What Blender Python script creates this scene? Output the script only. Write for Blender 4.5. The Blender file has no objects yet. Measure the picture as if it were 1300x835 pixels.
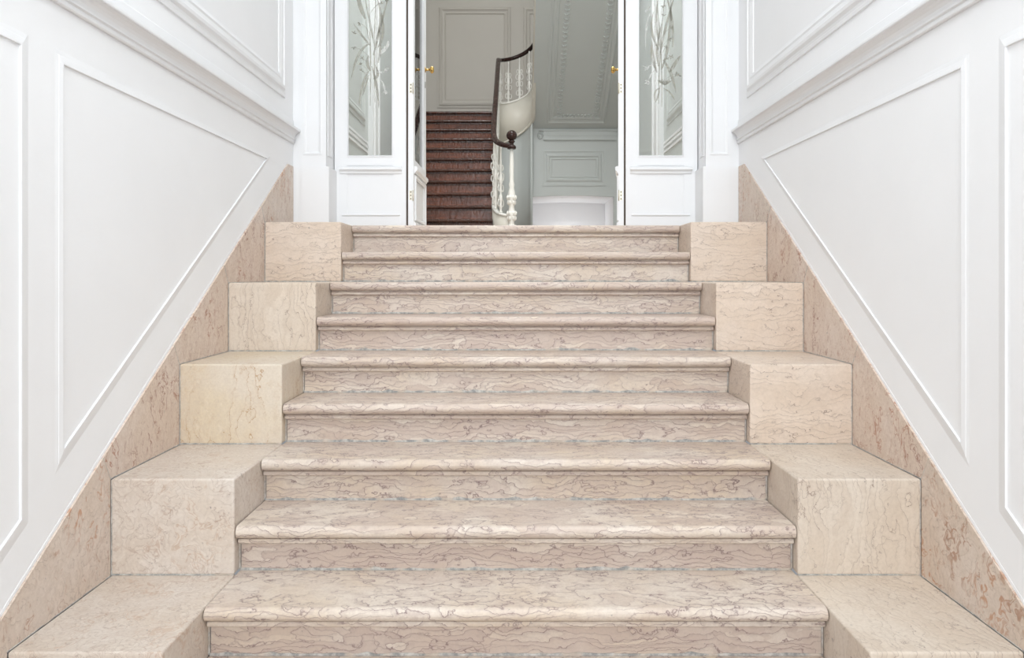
import bpy, bmesh, math, random
from mathutils import Vector, Matrix
random.seed(7)
PI = math.pi
scene = bpy.context.scene
col = scene.collection

# ------------------------------------------------------------------ dimensions (metres)
EYE = 1.21                    # camera height above tread 0
W = 1.958                     # width of the flight between the side blocks
T = 0.2794                    # going
R = 0.168                     # rise
HW = 1.409                    # face of the stone skirting
WX = 1.417                    # face of the plaster wall
def Y(k): return 2.460 + (k - 1) * T
PY = 4.99                     # front of the pilasters
DY = 5.21                     # plane of the glazed screen
HF = 9 * R                    # hall floor level
FLOOR = -R
CEIL = 5.2
HX = 1.50                     # hall side walls
NW = 11.5                     # wall with the niche
BW = 12.4                     # far wall of the stair hall

# ------------------------------------------------------------------ node helpers
def new_mat(name):
    m = bpy.data.materials.new(name); m.use_nodes = True
    nt = m.node_tree; nt.nodes.clear()
    out = nt.nodes.new('ShaderNodeOutputMaterial')
    b = nt.nodes.new('ShaderNodeBsdfPrincipled')
    nt.links.new(b.outputs[0], out.inputs[0])
    return m, nt, b, out
class N:
    def __init__(s, nt): s.nt = nt
    def link(s, a, b): s.nt.links.new(a, b)
    def _set(s, sock, v):
        if hasattr(v, 'is_linked') or isinstance(v, bpy.types.NodeSocket): s.link(v, sock)
        else: sock.default_value = v
    def math(s, op, a, b=0.0, clamp=False):
        n = s.nt.nodes.new('ShaderNodeMath'); n.operation = op; n.use_clamp = clamp
        s._set(n.inputs[0], a); s._set(n.inputs[1], b); return n.outputs[0]
    def vmath(s, op, a, b=None, scale=None):
        n = s.nt.nodes.new('ShaderNodeVectorMath'); n.operation = op
        s._set(n.inputs[0], a)
        if b is not None: s._set(n.inputs[1], b)
        if scale is not None: s._set(n.inputs[3], scale)
        return n.outputs[0]
    def noise(s, v, scale, detail=4, rough=0.55, dist=0.0):
        n = s.nt.nodes.new('ShaderNodeTexNoise')
        s.link(v, n.inputs['Vector']); n.inputs['Scale'].default_value = scale
        n.inputs['Detail'].default_value = detail; n.inputs['Roughness'].default_value = rough
        n.inputs['Distortion'].default_value = dist
        return n.outputs['Fac'], n.outputs['Color']
    def voro(s, v, scale, feature='F1'):
        n = s.nt.nodes.new('ShaderNodeTexVoronoi'); n.feature = feature
        s.link(v, n.inputs['Vector']); n.inputs['Scale'].default_value = scale
        return n
    def rng(s, v, a, b, c, d):
        n = s.nt.nodes.new('ShaderNodeMapRange'); n.interpolation_type = 'SMOOTHSTEP'
        s._set(n.inputs[0], v)
        for i, x in enumerate((a, b, c, d)): s._set(n.inputs[1 + i], x)
        return n.outputs[0]
    def mix(s, f, a, b, blend='MIX'):
        n = s.nt.nodes.new('ShaderNodeMix'); n.data_type = 'RGBA'; n.blend_type = blend
        s._set(n.inputs[0], f)
        for k, x in ((6, a), (7, b)):
            if isinstance(x, bpy.types.NodeSocket): s.link(x, n.inputs[k])
            else: n.inputs[k].default_value = (*x, 1) if len(x) == 3 else x
        return n.outputs[2]
    def bump(s, h, strength, dist, bsdf):
        n = s.nt.nodes.new('ShaderNodeBump'); n.inputs['Strength'].default_value = strength
        n.inputs['Distance'].default_value = dist
        s.link(h, n.inputs['Height']); s.link(n.outputs[0], bsdf.inputs['Normal'])

def lin(r, g, b):
    f = lambda c: ((c / 255 + 0.055) / 1.055) ** 2.4 if c > 10 else c / 255 / 12.92
    return (f(r), f(g), f(b))

def paint(name, rgb, rough=0.45, bump=0.15):
    m, nt, b, out = new_mat(name); n = N(nt)
    tc = nt.nodes.new('ShaderNodeTexCoord').outputs['Object']
    f, _ = n.noise(tc, 3.0, 3)
    c = n.mix(n.rng(f, .3, .7, 0, 1), tuple(x * 0.985 for x in rgb), rgb)
    nt.links.new(c, b.inputs['Base Color']); b.inputs['Roughness'].default_value = rough
    f2, _ = n.noise(tc, 160.0, 2)
    n.bump(f2, bump, 0.0006, b)
    return m

def plain(name, rgb, rough=0.5, metal=0.0):
    m, nt, b, out = new_mat(name); n = N(nt)
    tc = nt.nodes.new('ShaderNodeTexCoord').outputs['Object']
    f, _ = n.noise(tc, 40.0, 3)
    c = n.mix(f, tuple(x * 0.9 for x in rgb), tuple(min(1, x * 1.08) for x in rgb))
    nt.links.new(c, b.inputs['Base Color']); b.inputs['Roughness'].default_value = rough
    b.inputs['Metallic'].default_value = metal
    return m

def stone(name, base, warm, dark, vein, gain=(1, 1, 1), axis=(0, 0, 1), F=28.0, A1=5.0, S1=(5, 8, 8), A2=1.4, S2=20.0, A3=.45,
          lw=.045, amt=.85, amt2=.6, tint=.5, stain=.4, mlo=.38, mhi=.56, blot=None, rough=.36, pits=.5):
    """limestone whose seams are warped bedding planes: level lines on upright faces, closed pebble outlines on flat ones"""
    base, warm, dark, vein = [tuple(a * g for a, g in zip(c_, gain)) for c_ in (base, warm, dark, vein)]
    m, nt, b, out = new_mat(name); n = N(nt)
    tc = nt.nodes.new('ShaderNodeTexCoord').outputs['Object']
    oi = nt.nodes.new('ShaderNodeObjectInfo').outputs['Random']
    p = n.vmath('ADD', tc, n.vmath('SCALE', (17.3, 14.1, 19.7), scale=oi))
    dn = nt.nodes.new('ShaderNodeVectorMath'); dn.operation = 'DOT_PRODUCT'
    nt.links.new(p, dn.inputs[0]); dn.inputs[1].default_value = axis
    along = dn.outputs['Value']
    sub = lambda x: n.math('SUBTRACT', x, .5)
    q = n.vmath('MULTIPLY', p, S1)
    def bedding(shift, f):
        o = n.vmath('ADD', q, shift)
        a, _ = n.noise(o, 1.0, 3, .5)
        e, _ = n.noise(n.vmath('ADD', p, shift), S2, 3, .55)
        jg, _ = n.noise(n.vmath('ADD', p, shift), 75.0, 3, .6)
        g = n.math('MULTIPLY', along, f)
        for k, x in ((A1, a), (A2, e), (A3, jg)): g = n.math('ADD', g, n.math('MULTIPLY', sub(x), k))
        return g
    def seam(g, w):
        fr = n.math('FRACT', g)
        return fr, n.rng(n.math('ABSOLUTE', sub(fr)), 0.0, w, 1, 0)
    g1 = bedding((0, 0, 0), F); g2 = bedding((31.7, 12.3, 5.9), F * .77)
    f1, l1 = seam(g1, lw); f2, l2 = seam(g2, lw)
    mk, _ = n.noise(n.vmath('ADD', q, (5.5, 1.5, 2.5)), .9, 3, .6)
    mk2, _ = n.noise(n.vmath('ADD', q, (15.5, 21.5, 2.5)), .9, 3, .6)
    m1 = n.rng(mk, mlo, mhi, .10, 1); m2 = n.rng(mk2, mlo + .05, mhi + .05, .0, 1)
    big, _ = n.noise(p, 3.2, 4, .55)
    mid, _ = n.noise(p, 24.0, 5, .6)
    fine, _ = n.noise(p, 110.0, 4, .65)
    c = n.mix(n.rng(big, .36, .64, 0, 1), base, warm)
    c = n.mix(n.rng(mid, .46, .72, 0, .45), c, dark)
    for g, off in ((g1, .5), (g2, .5)):
        wn = nt.nodes.new('ShaderNodeTexWhiteNoise'); wn.noise_dimensions = '1D'
        nt.links.new(n.math('FLOOR', n.math('ADD', g, off)), wn.inputs['W'])
        c = n.mix(n.rng(wn.outputs['Value'], .45, 1, 0, tint), c, dark)
        c = n.mix(n.rng(wn.outputs['Value'], .40, 0, 0, tint * .7), c, tuple(min(1, x * 1.10) for x in base))
    half = tuple((.8 * a + 1.5 * d_) / 2.3 for a, d_ in zip(vein, dark))
    st1 = n.math('MULTIPLY', n.math('MULTIPLY', n.rng(f1, .04, .48, 0, 1), n.math('LESS_THAN', f1, .52)), m1)
    st2 = n.math('MULTIPLY', n.rng(n.math('ABSOLUTE', sub(f2)), .0, .22, 1, 0), m2)
    c = n.mix(n.math('MULTIPLY', n.math('MAXIMUM', st1, st2), stain), c, half)
    if blot:
        bcol, ba, bs, bk = blot
        _, dc2 = n.noise(p, 7.0, 3, .6)
        pb = n.vmath('ADD', n.vmath('MULTIPLY', p, bk), n.vmath('SCALE', n.vmath('SUBTRACT', dc2, (.5, .5, .5)), scale=.22))
        vb, _ = n.noise(pb, bs, 2, .5, .8)
        vm, _ = n.noise(p, 4.5, 2)
        gate = n.rng(vm, .38, .55, .12, 1)
        ring = n.math('MAXIMUM', n.rng(n.math('ABSOLUTE', n.math('SUBTRACT', vb, .60)), 0.0, .034, 1, 0), n.rng(vb, .665, .70, 0, .7))
        hue, _ = n.noise(p, 2.6, 2)
        bc = n.mix(n.rng(hue, .42, .58, 0, 1), bcol, tuple(x * y for x, y in zip(bcol, (.72, .74, .95))))
        c = n.mix(n.math('MULTIPLY', n.math('MULTIPLY', ring, gate), ba), c, bc)
        vs, _ = n.noise(pb, bs * 2.3, 3, .6)
        c = n.mix(n.rng(vs, .60, .70, 0, ba * .6), c, bc)
        c = n.mix(n.rng(vs, .40, .32, 0, .35), c, tuple(min(1, x * 1.12) for x in base))
    L = n.math('MAXIMUM', n.math('MULTIPLY', n.math('MULTIPLY', l1, m1), amt), n.math('MULTIPLY', n.math('MULTIPLY', l2, m2), amt2))
    c = n.mix(L, c, vein)
    c = n.mix(n.rng(fine, .38, .68, 0, .22), c, tuple(x * .80 for x in dark))
    pit, _ = n.noise(p, 48.0, 2)
    c = n.mix(n.rng(pit, .725, .77, 0, pits), c, lin(118, 114, 114))
    nt.links.new(c, b.inputs['Base Color'])
    nt.links.new(n.rng(fine, .3, .7, rough - .06, rough + .1), b.inputs['Roughness'])
    b.inputs['Specular IOR Level'].default_value = .4
    h = n.math('SUBTRACT', n.math('MULTIPLY', fine, .35), n.math('MULTIPLY', L, .5))
    n.bump(h, .25, .0015, b)
    return m

M = {}
G = (1, 1, 1)
M['step'] = stone('stratified_pink_limestone', lin(219, 207, 193), lin(214, 196, 174), lin(198, 178, 165), lin(120, 96, 96), (.96, .965, .98),
                  F=38, A1=8.0, S1=(3.8, 7, 9), A2=1.6, S2=17, A3=.40, lw=.060, amt=.80, amt2=.75, tint=.58, stain=.48, mlo=.30, mhi=.56)
M['block_h'] = stone('cream_limestone_level_seams', lin(220, 205, 191), lin(217, 199, 181), lin(205, 186, 169), lin(128, 106, 96), G,
                     F=32, A1=8.0, S1=(3.6, 5, 9), A2=1.9, S2=17, lw=.046, amt=.80, amt2=.55, tint=.24, stain=.26, mlo=.36, mhi=.60)
M['block_v'] = stone('cream_limestone_upright_seams', lin(216, 204, 190), lin(214, 199, 182), lin(202, 185, 168), lin(132, 110, 98), G, axis=(1, .35, 0),
                     F=30, A1=8.0, S1=(9, 5, 3.4), A2=1.9, S2=17, lw=.046, amt=.78, amt2=.55, tint=.24, stain=.24, mlo=.36, mhi=.60)
M['block_m'] = stone('mottled_cream_limestone', lin(216, 206, 196), lin(213, 200, 186), lin(200, 184, 170), lin(150, 128, 116), G, axis=(.6, .3, .7),
                     F=16, A1=14.0, S1=(7, 7, 7), A2=2.6, S2=22, lw=.05, amt=.55, amt2=.5, tint=.22, stain=.26, blot=(lin(186, 146, 112), .50, 15.0, (1, 1, 1)), pits=.65)
M['block_y'] = stone('ochre_seamed_limestone', lin(216, 204, 188), lin(216, 200, 174), lin(204, 187, 168), lin(172, 128, 76), G, axis=(1, .3, 0),
                     F=13, A1=6.0, S1=(7, 5, 3), A2=1.4, S2=15, lw=.038, amt=.95, amt2=.55, tint=.20, stain=.26, mlo=.42, mhi=.60, blot=(lin(196, 158, 106), .22, 18.0, (1.4, 1, .9)))
M['skirt'] = stone('fossil_limestone_rust', lin(220, 205, 193), lin(216, 198, 182), lin(204, 182, 166), lin(160, 124, 106), G, axis=(.1, .8, -.5),
                   F=12, A1=12.0, S1=(6, 7, 5), A2=2.4, S2=22, lw=.05, amt=.45, amt2=.4, tint=.20, stain=.26, blot=(lin(166, 104, 72), .80, 13.0, (1, 1.5, .8)))
M['skirt_g'] = stone('fossil_limestone_grey', lin(218, 204, 192), lin(214, 196, 180), lin(200, 182, 166), lin(140, 116, 100), G, axis=(.1, .8, -.5),
                     F=11, A1=12.0, S1=(6, 6, 5), A2=2.4, S2=22, lw=.05, amt=.5, amt2=.4, tint=.18, stain=.24, blot=(lin(184, 122, 74), .75, 10.0, (1, 1.3, .8)))
def cement(name):
    m, nt, b, out = new_mat(name); n = N(nt)
    tc = nt.nodes.new('ShaderNodeTexCoord').outputs['Object']
    f, _ = n.noise(tc, 28.0, 5, .7); g, _ = n.noise(tc, 9.0, 3)
    c = n.mix(n.rng(f, .36, .64, 0, 1), lin(146, 146, 144), lin(206, 203, 197))
    c = n.mix(n.rng(g, .5, .62, 0, .6), c, lin(206, 188, 170))
    nt.links.new(c, b.inputs['Base Color']); b.inputs['Roughness'].default_value = .9
    n.bump(f, .6, .002, b); return m
M['mortar'] = cement('grey_cement_mortar')
M['white'] = paint('white_satin_paint', (.86, .865, .875), .45)
M['wall'] = paint('white_wall_paint', (.895, .90, .91), .55)
M['hall'] = paint('pale_grey_hall_paint', lin(202, 206, 204), .5)
M['hallwarm'] = paint('warm_grey_hall_paint', lin(200, 194, 185), .5)
M['iron'] = paint('ivory_iron_paint', lin(238, 236, 230), .45)
M['string'] = paint('ivory_string_paint', lin(222, 217, 206), .45)
M['niche'] = paint('white_niche_plaster', (.84, .84, .85), .6)
M['brass'] = plain('polished_brass', lin(200, 166, 100), .22, 1.0)
M['hinge'] = plain('dull_painted_hinge_metal', lin(214, 208, 192), .4, .5)
M['gap_dark'] = plain('dark_brown_gap', lin(92, 80, 70), .8)  # colour of the strip that darkens the gap beside each door leaf
M['hole'] = plain('dark_keyhole_iron', lin(90, 82, 70), .5, .6)
M['ceil'] = paint('white_ceiling_paint', (.9, .9, .9), .6)

def wood(name, c1, c2, rough, squash, bump=.8, spec=.45):
    m, nt, b, out = new_mat(name); n = N(nt)
    tc = nt.nodes.new('ShaderNodeTexCoord').outputs['Object']
    oi = nt.nodes.new('ShaderNodeObjectInfo').outputs['Random']
    p = n.vmath('ADD', tc, n.vmath('SCALE', (5.3, 2.1, 7.7), scale=oi))
    v = n.vmath('MULTIPLY', p, squash)
    f, _ = n.noise(v, 6.0, 6, .65, .6)
    g, _ = n.noise(p, 3.0, 3)
    c = n.mix(n.rng(f, .3, .7, 0, 1), c1, c2)
    c = n.mix(n.rng(g, .45, .7, 0, .5), c, tuple(x * .6 for x in c1))
    nt.links.new(c, b.inputs['Base Color'])
    w, _ = n.noise(n.vmath('MULTIPLY', p, (30, 30, 12)), 1.0, 3, .6)
    nt.links.new(n.rng(w, .3, .7, rough - .08, rough + .12), b.inputs['Roughness'])
    b.inputs['Specular IOR Level'].default_value = spec
    n.bump(w, bump, .008, b)
    return m
M['wood'] = wood('waxed_red_brown_wood', lin(86, 47, 32), lin(132, 76, 52), .22, (1, 4, 8))
M['wood_dark'] = wood('dark_worn_tread_wood', lin(58, 35, 27), lin(92, 54, 40), .20, (1, 4, 8))
M['rail'] = wood('dark_polished_handrail_wood', lin(46, 30, 27), lin(60, 40, 35), .2, (3, 1, 3), .05, .25)

# clear glass with its real mirror reflection
m, nt, b, out = new_mat('clear_window_glass')
nt.nodes.remove(b)
tr = nt.nodes.new('ShaderNodeBsdfTransparent'); tr.inputs[0].default_value = (.93, .94, .935, 1)
gl = nt.nodes.new('ShaderNodeBsdfGlossy'); gl.inputs['Roughness'].default_value = .015
fr = nt.nodes.new('ShaderNodeFresnel'); fr.inputs[0].default_value = 1.5
mx = nt.nodes.new('ShaderNodeMixShader')
nt.links.new(fr.outputs[0], mx.inputs[0]); nt.links.new(tr.outputs[0], mx.inputs[1]); nt.links.new(gl.outputs[0], mx.inputs[2])
nt.links.new(mx.outputs[0], out.inputs[0]); M['glass'] = m
def etch_mat(name, f, c):
    m, nt, b, out = new_mat(name)
    b.inputs['Base Color'].default_value = (*c, 1); b.inputs['Roughness'].default_value = .8
    tr = nt.nodes.new('ShaderNodeBsdfTransparent'); mx = nt.nodes.new('ShaderNodeMixShader')
    n = N(nt); tc = nt.nodes.new('ShaderNodeTexCoord').outputs['Object']
    g, _ = n.noise(n.vmath('MULTIPLY', tc, (90, 90, 14)), 1.0, 2)
    nt.links.new(n.rng(g, .3, .7, f - .18, f + .18), mx.inputs[0])
    nt.links.new(tr.outputs[0], mx.inputs[1]); nt.links.new(b.outputs[0], mx.inputs[2])
    nt.links.new(mx.outputs[0], out.inputs[0]); return m
M['etch'] = etch_mat('frosted_etching', .45, lin(172, 170, 158))
M['etch2'] = etch_mat('frosted_etching_fine', .26, lin(236, 236, 232))

# ------------------------------------------------------------------ mesh helpers
class MB:
    def __init__(s): s.bm = bmesh.new()
    def face(s, vs, smooth=False):
        try:
            f = s.bm.faces.new(vs); f.smooth = smooth; return f
        except ValueError: return None
    def box(s, x0, x1, y0, y1, z0, z1):
        v = [s.bm.verts.new((x, y, z)) for x in (x0, x1) for y in (y0, y1) for z in (z0, z1)]
        for q in ((0, 1, 3, 2), (4, 6, 7, 5), (0, 4, 5, 1), (2, 3, 7, 6), (0, 2, 6, 4), (1, 5, 7, 3)):
            s.face([v[i] for i in q])
        return s
    def bevbox(s, x0, x1, y0, y1, z0, z1, w=.006, seg=3):
        t = bmesh.new(); mb = MB(); mb.bm.free(); mb.bm = t
        mb.box(x0, x1, y0, y1, z0, z1)
        bmesh.ops.recalc_face_normals(t, faces=t.faces)
        bmesh.ops.bevel(t, geom=list(t.edges), offset=w, segments=seg, profile=.5, affect='EDGES')
        s.absorb(t); return s
    def absorb(s, t, mat=None):
        mp = {}
        for v in t.verts: mp[v] = s.bm.verts.new(mat @ v.co if mat else v.co)
        for f in t.faces:
            g = s.face([mp[v] for v in f.verts])
            if g: g.smooth = f.smooth
        t.free()
    def prism(s, poly, f0, f1, smooth=False):
        """poly: 2-D points; f0/f1 map (a,b) to 3-D for the two end caps"""
        a = [s.bm.verts.new(f0(*p)) for p in poly]; c = [s.bm.verts.new(f1(*p)) for p in poly]
        s.face(a); s.face(list(reversed(c)))
        k = len(poly)
        for i in range(k): s.face([a[i], c[i], c[(i + 1) % k], a[(i + 1) % k]], smooth)
        return s
    def xprism(s, poly, x0, x1, smooth=False):        # poly in (y,z)
        return s.prism(poly, lambda a, b: (x0, a, b), lambda a, b: (x1, a, b), smooth)
    def yprism(s, poly, y0, y1, smooth=False):        # poly in (x,z)
        return s.prism(poly, lambda a, b: (a, y0, b), lambda a, b: (a, y1, b), smooth)
    def zprism(s, poly, z0, z1, smooth=False):
        return s.prism(poly, lambda a, b: (a, b, z0), lambda a, b: (a, b, z1), smooth)
    def lathe(s, prof, c, seg=16, axis='z'):
        """prof: (radius, height) from bottom to top, around c"""
        rings = []
        for r, h in prof:
            ring = []
            for i in range(seg):
                a = 2 * PI * i / seg; u, w = r * math.cos(a), r * math.sin(a)
                p = (u, w, h) if axis == 'z' else ((h, u, w) if axis == 'x' else (u, h, w))
                ring.append(s.bm.verts.new((c[0] + p[0], c[1] + p[1], c[2] + p[2])))
            rings.append(ring)
        for A, B in zip(rings, rings[1:]):
            for i in range(seg): s.face([A[i], A[(i + 1) % seg], B[(i + 1) % seg], B[i]], True)
        s.face(list(reversed(rings[0]))); s.face(rings[-1]); return s
    def sweep(s, path, prof, up=(0, 0, 1), smooth=True, closed=False, scales=None):
        """prof (side, up) swept along path with the section kept upright"""
        P = [Vector(p) for p in path]; U = Vector(up); rings = []
        for i, p in enumerate(P):
            if closed: t = P[(i + 1) % len(P)] - P[i - 1]
            else: t = P[min(i + 1, len(P) - 1)] - P[max(i - 1, 0)]
            t.normalize(); sd = t.cross(U)
            if sd.length < 1e-4: sd = Vector((1, 0, 0))
            sd.normalize(); u = sd.cross(t)
            k = scales[i] if scales else 1
            rings.append([s.bm.verts.new(p + sd * a * k + u * b * k) for a, b in prof])
        k = len(prof)
        pairs = list(zip(rings, rings[1:])) + ([(rings[-1], rings[0])] if closed else [])
        for A, B in pairs:
            for i in range(k): s.face([A[i], A[(i + 1) % k], B[(i + 1) % k], B[i]], smooth)
        if not closed: s.face(list(reversed(rings[0]))); s.face(rings[-1])
        return s
    def tube(s, path, r, seg=8, scales=None, up=(0, 0, 1), closed=False):
        return s.sweep(path, [(r * math.cos(2 * PI * i / seg), r * math.sin(2 * PI * i / seg)) for i in range(seg)], up, True, closed, scales)
    def loop(s, pts, prof, f):
        """mitred moulding: closed polygon pts, prof (inward offset, height), f maps (u,v,h) to 3-D"""
        k = len(pts)
        area = sum(pts[i][0] * pts[(i + 1) % k][1] - pts[(i + 1) % k][0] * pts[i][1] for i in range(k))
        if area < 0: pts = pts[::-1]
        mit = []
        for i in range(k):
            a, b, c = Vector(pts[i - 1]), Vector(pts[i]), Vector(pts[(i + 1) % k])
            e1 = (b - a).normalized(); e2 = (c - b).normalized()
            n1 = Vector((-e1.y, e1.x)); n2 = Vector((-e2.y, e2.x))
            mit.append((n1 + n2) / max(.25, 1 + n1.dot(n2)))
        rings = [[s.bm.verts.new(f(pts[i][0] + mit[i].x * o, pts[i][1] + mit[i].y * o, h)) for i in range(k)] for o, h in prof]
        for A, B in zip(rings, rings[1:] + rings[:1]):
            for i in range(k): s.face([A[i], A[(i + 1) % k], B[(i + 1) % k], B[i]])
        return s
    def ico(s, c, r, sc=(1, 1, 1), rot=None, sub=1):
        t = bmesh.new(); bmesh.ops.create_icosphere(t, subdivisions=sub, radius=r)
        mt = Matrix.Translation(c) @ (rot if rot else Matrix.Identity(4)) @ Matrix.Diagonal((*sc, 1))
        for f in t.faces: f.smooth = True
        s.absorb(t, mt); return s
    def build(s, name, mat, parent=None, loc=None):
        bmesh.ops.recalc_face_normals(s.bm, faces=s.bm.faces)
        o0 = Vector((0, 0, 0))
        if parent is not None:
            q = parent
            while q is not None: o0 += Vector(q.location); q = q.parent
        elif loc is not None: o0 = Vector(loc)
        if o0.length > 0: bmesh.ops.translate(s.bm, verts=s.bm.verts, vec=-o0)
        me = bpy.data.meshes.new(name); s.bm.to_mesh(me); s.bm.free()
        me.materials.append(mat)
        o = bpy.data.objects.new(name, me); col.objects.link(o)
        if parent is not None: o.parent = parent
        elif loc is not None: o.location = loc
        return o

def tag(o, label=None, cat=None, group=None, kind=None):
    if label: o['label'] = label
    if cat: o['category'] = cat
    if group: o['group'] = group
    if kind: o['kind'] = kind
    return o
def thing(name, loc, label, cat, group=None, kind=None):
    o = bpy.data.objects.new(name, None); col.objects.link(o); o.location = loc; o.empty_display_size = .1
    return tag(o, label, cat, group, kind)
def struct(o, label=None, cat=None): return tag(o, label, cat, None, 'structure')

# ------------------------------------------------------------------ entrance shell
struct(MB().box(-WX - .25, -WX, -3.2, DY + .1, FLOOR - .2, CEIL).build('wall_left', M['wall']), 'white panelled plaster wall on the left of the marble steps', 'wall')
struct(MB().box(WX, WX + .25, -3.2, DY + .1, FLOOR - .2, CEIL).build('wall_right', M['wall']), 'white panelled plaster wall on the right of the marble steps', 'wall')
struct(MB().box(-WX, WX, -3.2, Y(0) + .3, FLOOR - .2, FLOOR).build('floor', M['block_m']), 'beige stone entrance floor below the marble steps', 'floor')
struct(MB().box(-WX - .25, WX + .25, -3.2, DY + .1, CEIL, CEIL + .2).build('ceiling', M['ceil']), 'white ceiling over the entrance steps', 'ceiling')
# entrance end: wall with a tall opening to daylight
e = MB(); e.box(-WX - .25, -1.15, -3.4, -3.2, FLOOR - .2, CEIL + .2); e.box(1.15, WX + .25, -3.4, -3.2, FLOOR - .2, CEIL + .2)
e.box(-1.15, 1.15, -3.4, -3.2, 4.2, CEIL + .2)
struct(e.build('wall_front', M['wall']), 'white street-side wall around the tall entrance opening', 'wall')

# ------------------------------------------------------------------ marble steps
ordinal = ['lowest visible', 'first full', 'second', 'third', 'fourth', 'fifth', 'sixth', 'seventh', 'eighth', 'topmost']
step_label = {
 0: 'lowest marble step, only a sliver of tread showing at the bottom edge',
 1: 'large foreground marble step with a wide rounded nose between the lowest pair of blocks',
 2: 'second marble step from the bottom, its nose flush with the second pair of side blocks',
 3: 'third marble step from the bottom, tread level with tops of second pair of blocks',
 4: 'fourth marble step from the bottom, nose flush with fronts of third pair of blocks',
 5: 'fifth marble step from the bottom, middle step level with tops of third pair of blocks',
 6: 'fourth marble step from the top, nose flush with fronts of fourth pair of blocks',
 7: 'third marble step from the top, level with tops of the fourth pair of side blocks',
 8: 'second marble step from the top, nose flush with fronts of the topmost side blocks',
 9: 'topmost marble step under the open double doors, the palest riser of the flight'}
RB = .022
def nose_profile(k):
    y0, z = Y(k), k * R
    back = Y(k + 1) + .075 if k < 9 else DY - .02
    p = [(back, z), (y0 + RB + .012, z)]
    for i in range(0, 11):
        a = PI / 2 + PI * i / 10
        p.append((y0 + RB + RB * math.cos(a), z - RB + RB * math.sin(a)))
    p += [(y0 + .036, z - .044), (y0 + .036, z - .049), (y0 + .029, z - .051), (y0 + .0265, z - .056), (y0 + .0265, z - .064), (y0 + .030, z - .067), (y0 + .044, z - .0675), (y0 + .046, z - .071), (back, z - .071)]
    return p
for k in range(0, 10):
    L = (0, Y(k) + .05, (k - 1) * R)
    st = thing('marble_step', L, step_label[k], 'step', 'marble steps of the entrance flight')
    hw = W / 2 - .003
    t = MB(); t.xprism(nose_profile(k), -hw, hw)
    o = t.build('tread', M['step'], st)
    for f in o.data.polygons:
        f.use_smooth = False
    MB().box(-hw + .004, hw - .004, Y(k) + .05, Y(k) + .074, (k - 1) * R + .004, k * R - .0705).build('riser', M['step'], st)
    # cement joint along the foot and the two ends of the riser, with a ragged edge
    j = MB(); n_ = 70; z0 = (k - 1) * R; yj = Y(k) + .0475
    base = [(-hw + 2 * hw * i / n_) for i in range(n_ + 1)]
    top = [z0 + .006 + random.random() * .004 + (random.random() < .12) * .006 for _ in base]
    poly = [(x, z0 + .0005) for x in base] + [(x, z) for x, z in zip(reversed(base), reversed(top))]
    j.yprism(poly, yj, yj + .004)
    for s in (-1, 1): j.box(s * hw - .0035, s * hw + .0015, yj, yj + .004, z0 + .004, k * R - .073)
    j.build('mortar_joint', M['mortar'], st)

# ------------------------------------------------------------------ side blocks
def block(side, j, mat, label):
    s = -1 if side == 'left' else 1
    z0, z1 = (2 * j - 1) * R, (2 * j + 1) * R
    y0 = Y(2 * j); y1 = (Y(2 * j + 2) if j < 4 else DY - .02) + (.02 if j < 4 else 0)
    x0, x1 = sorted((s * (W / 2 + .001), s * (HW - .0006)))
    m_ = MB(); m_.bevbox(x0, x1, y0, y1, z0 + .002, z1, .007, 3)
    o = m_.build('marble_block', mat, loc=((x0 + x1) / 2, y0, z0))
    for f in o.data.polygons: f.use_smooth = False
    tag(o, label, 'block', 'stepped marble blocks flanking the steps')
    # grey joint at the foot
    jm = MB(); n_ = 30; hw0, hw1 = x0 + .002, x1 - .002
    xs = [hw0 + (hw1 - hw0) * i / n_ for i in range(n_ + 1)]
    poly = [(x, z0 + .0006) for x in xs] + [(x, z0 + .0035 + random.random() * .003) for x in reversed(xs)]
    jm.yprism(poly, y0 - .001, y0 + .004)
    if j > 0: jm.box(s * (HW - .0026) - .0014, s * (HW - .0026) + .0014, y0 - .0004, y0 + .006, z0 + .004, z1 - .004)
    jm.build('mortar_joint', M['mortar'], o)
BL = ['block_m', 'block_m', 'block_y', 'block_v', 'block_h']
BRm = ['block_v', 'block_v', 'block_h', 'block_h', 'block_h']
pos = ['lowest', 'second', 'third', 'fourth', 'topmost']
extra = {('left', 0): 'lowest left marble block, cut by the bottom edge, against the left skirting',
 ('left', 1): 'second left marble block from the bottom, pale mottled face',
 ('left', 2): 'third left marble block from the bottom, face crossed by thin ochre veins',
 ('left', 3): 'fourth left marble block from the bottom, upright grey veins',
 ('left', 4): 'topmost left marble block under the white pilaster, level wavy veins',
 ('right', 0): 'lowest right marble block, cut by the bottom edge, against the right skirting',
 ('right', 1): 'second right marble block from the bottom, face with long upright veins',
 ('right', 2): 'third right marble block from the bottom, face with fine level veins',
 ('right', 3): 'fourth right marble block from the bottom, yellowish face level with seventh step',
 ('right', 4): 'topmost right marble block under the white pilaster'}
for j in range(5):
    block('left', j, M[BL[j]], extra[('left', j)]); block('right', j, M[BRm[j]], extra[('right', j)])

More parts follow.
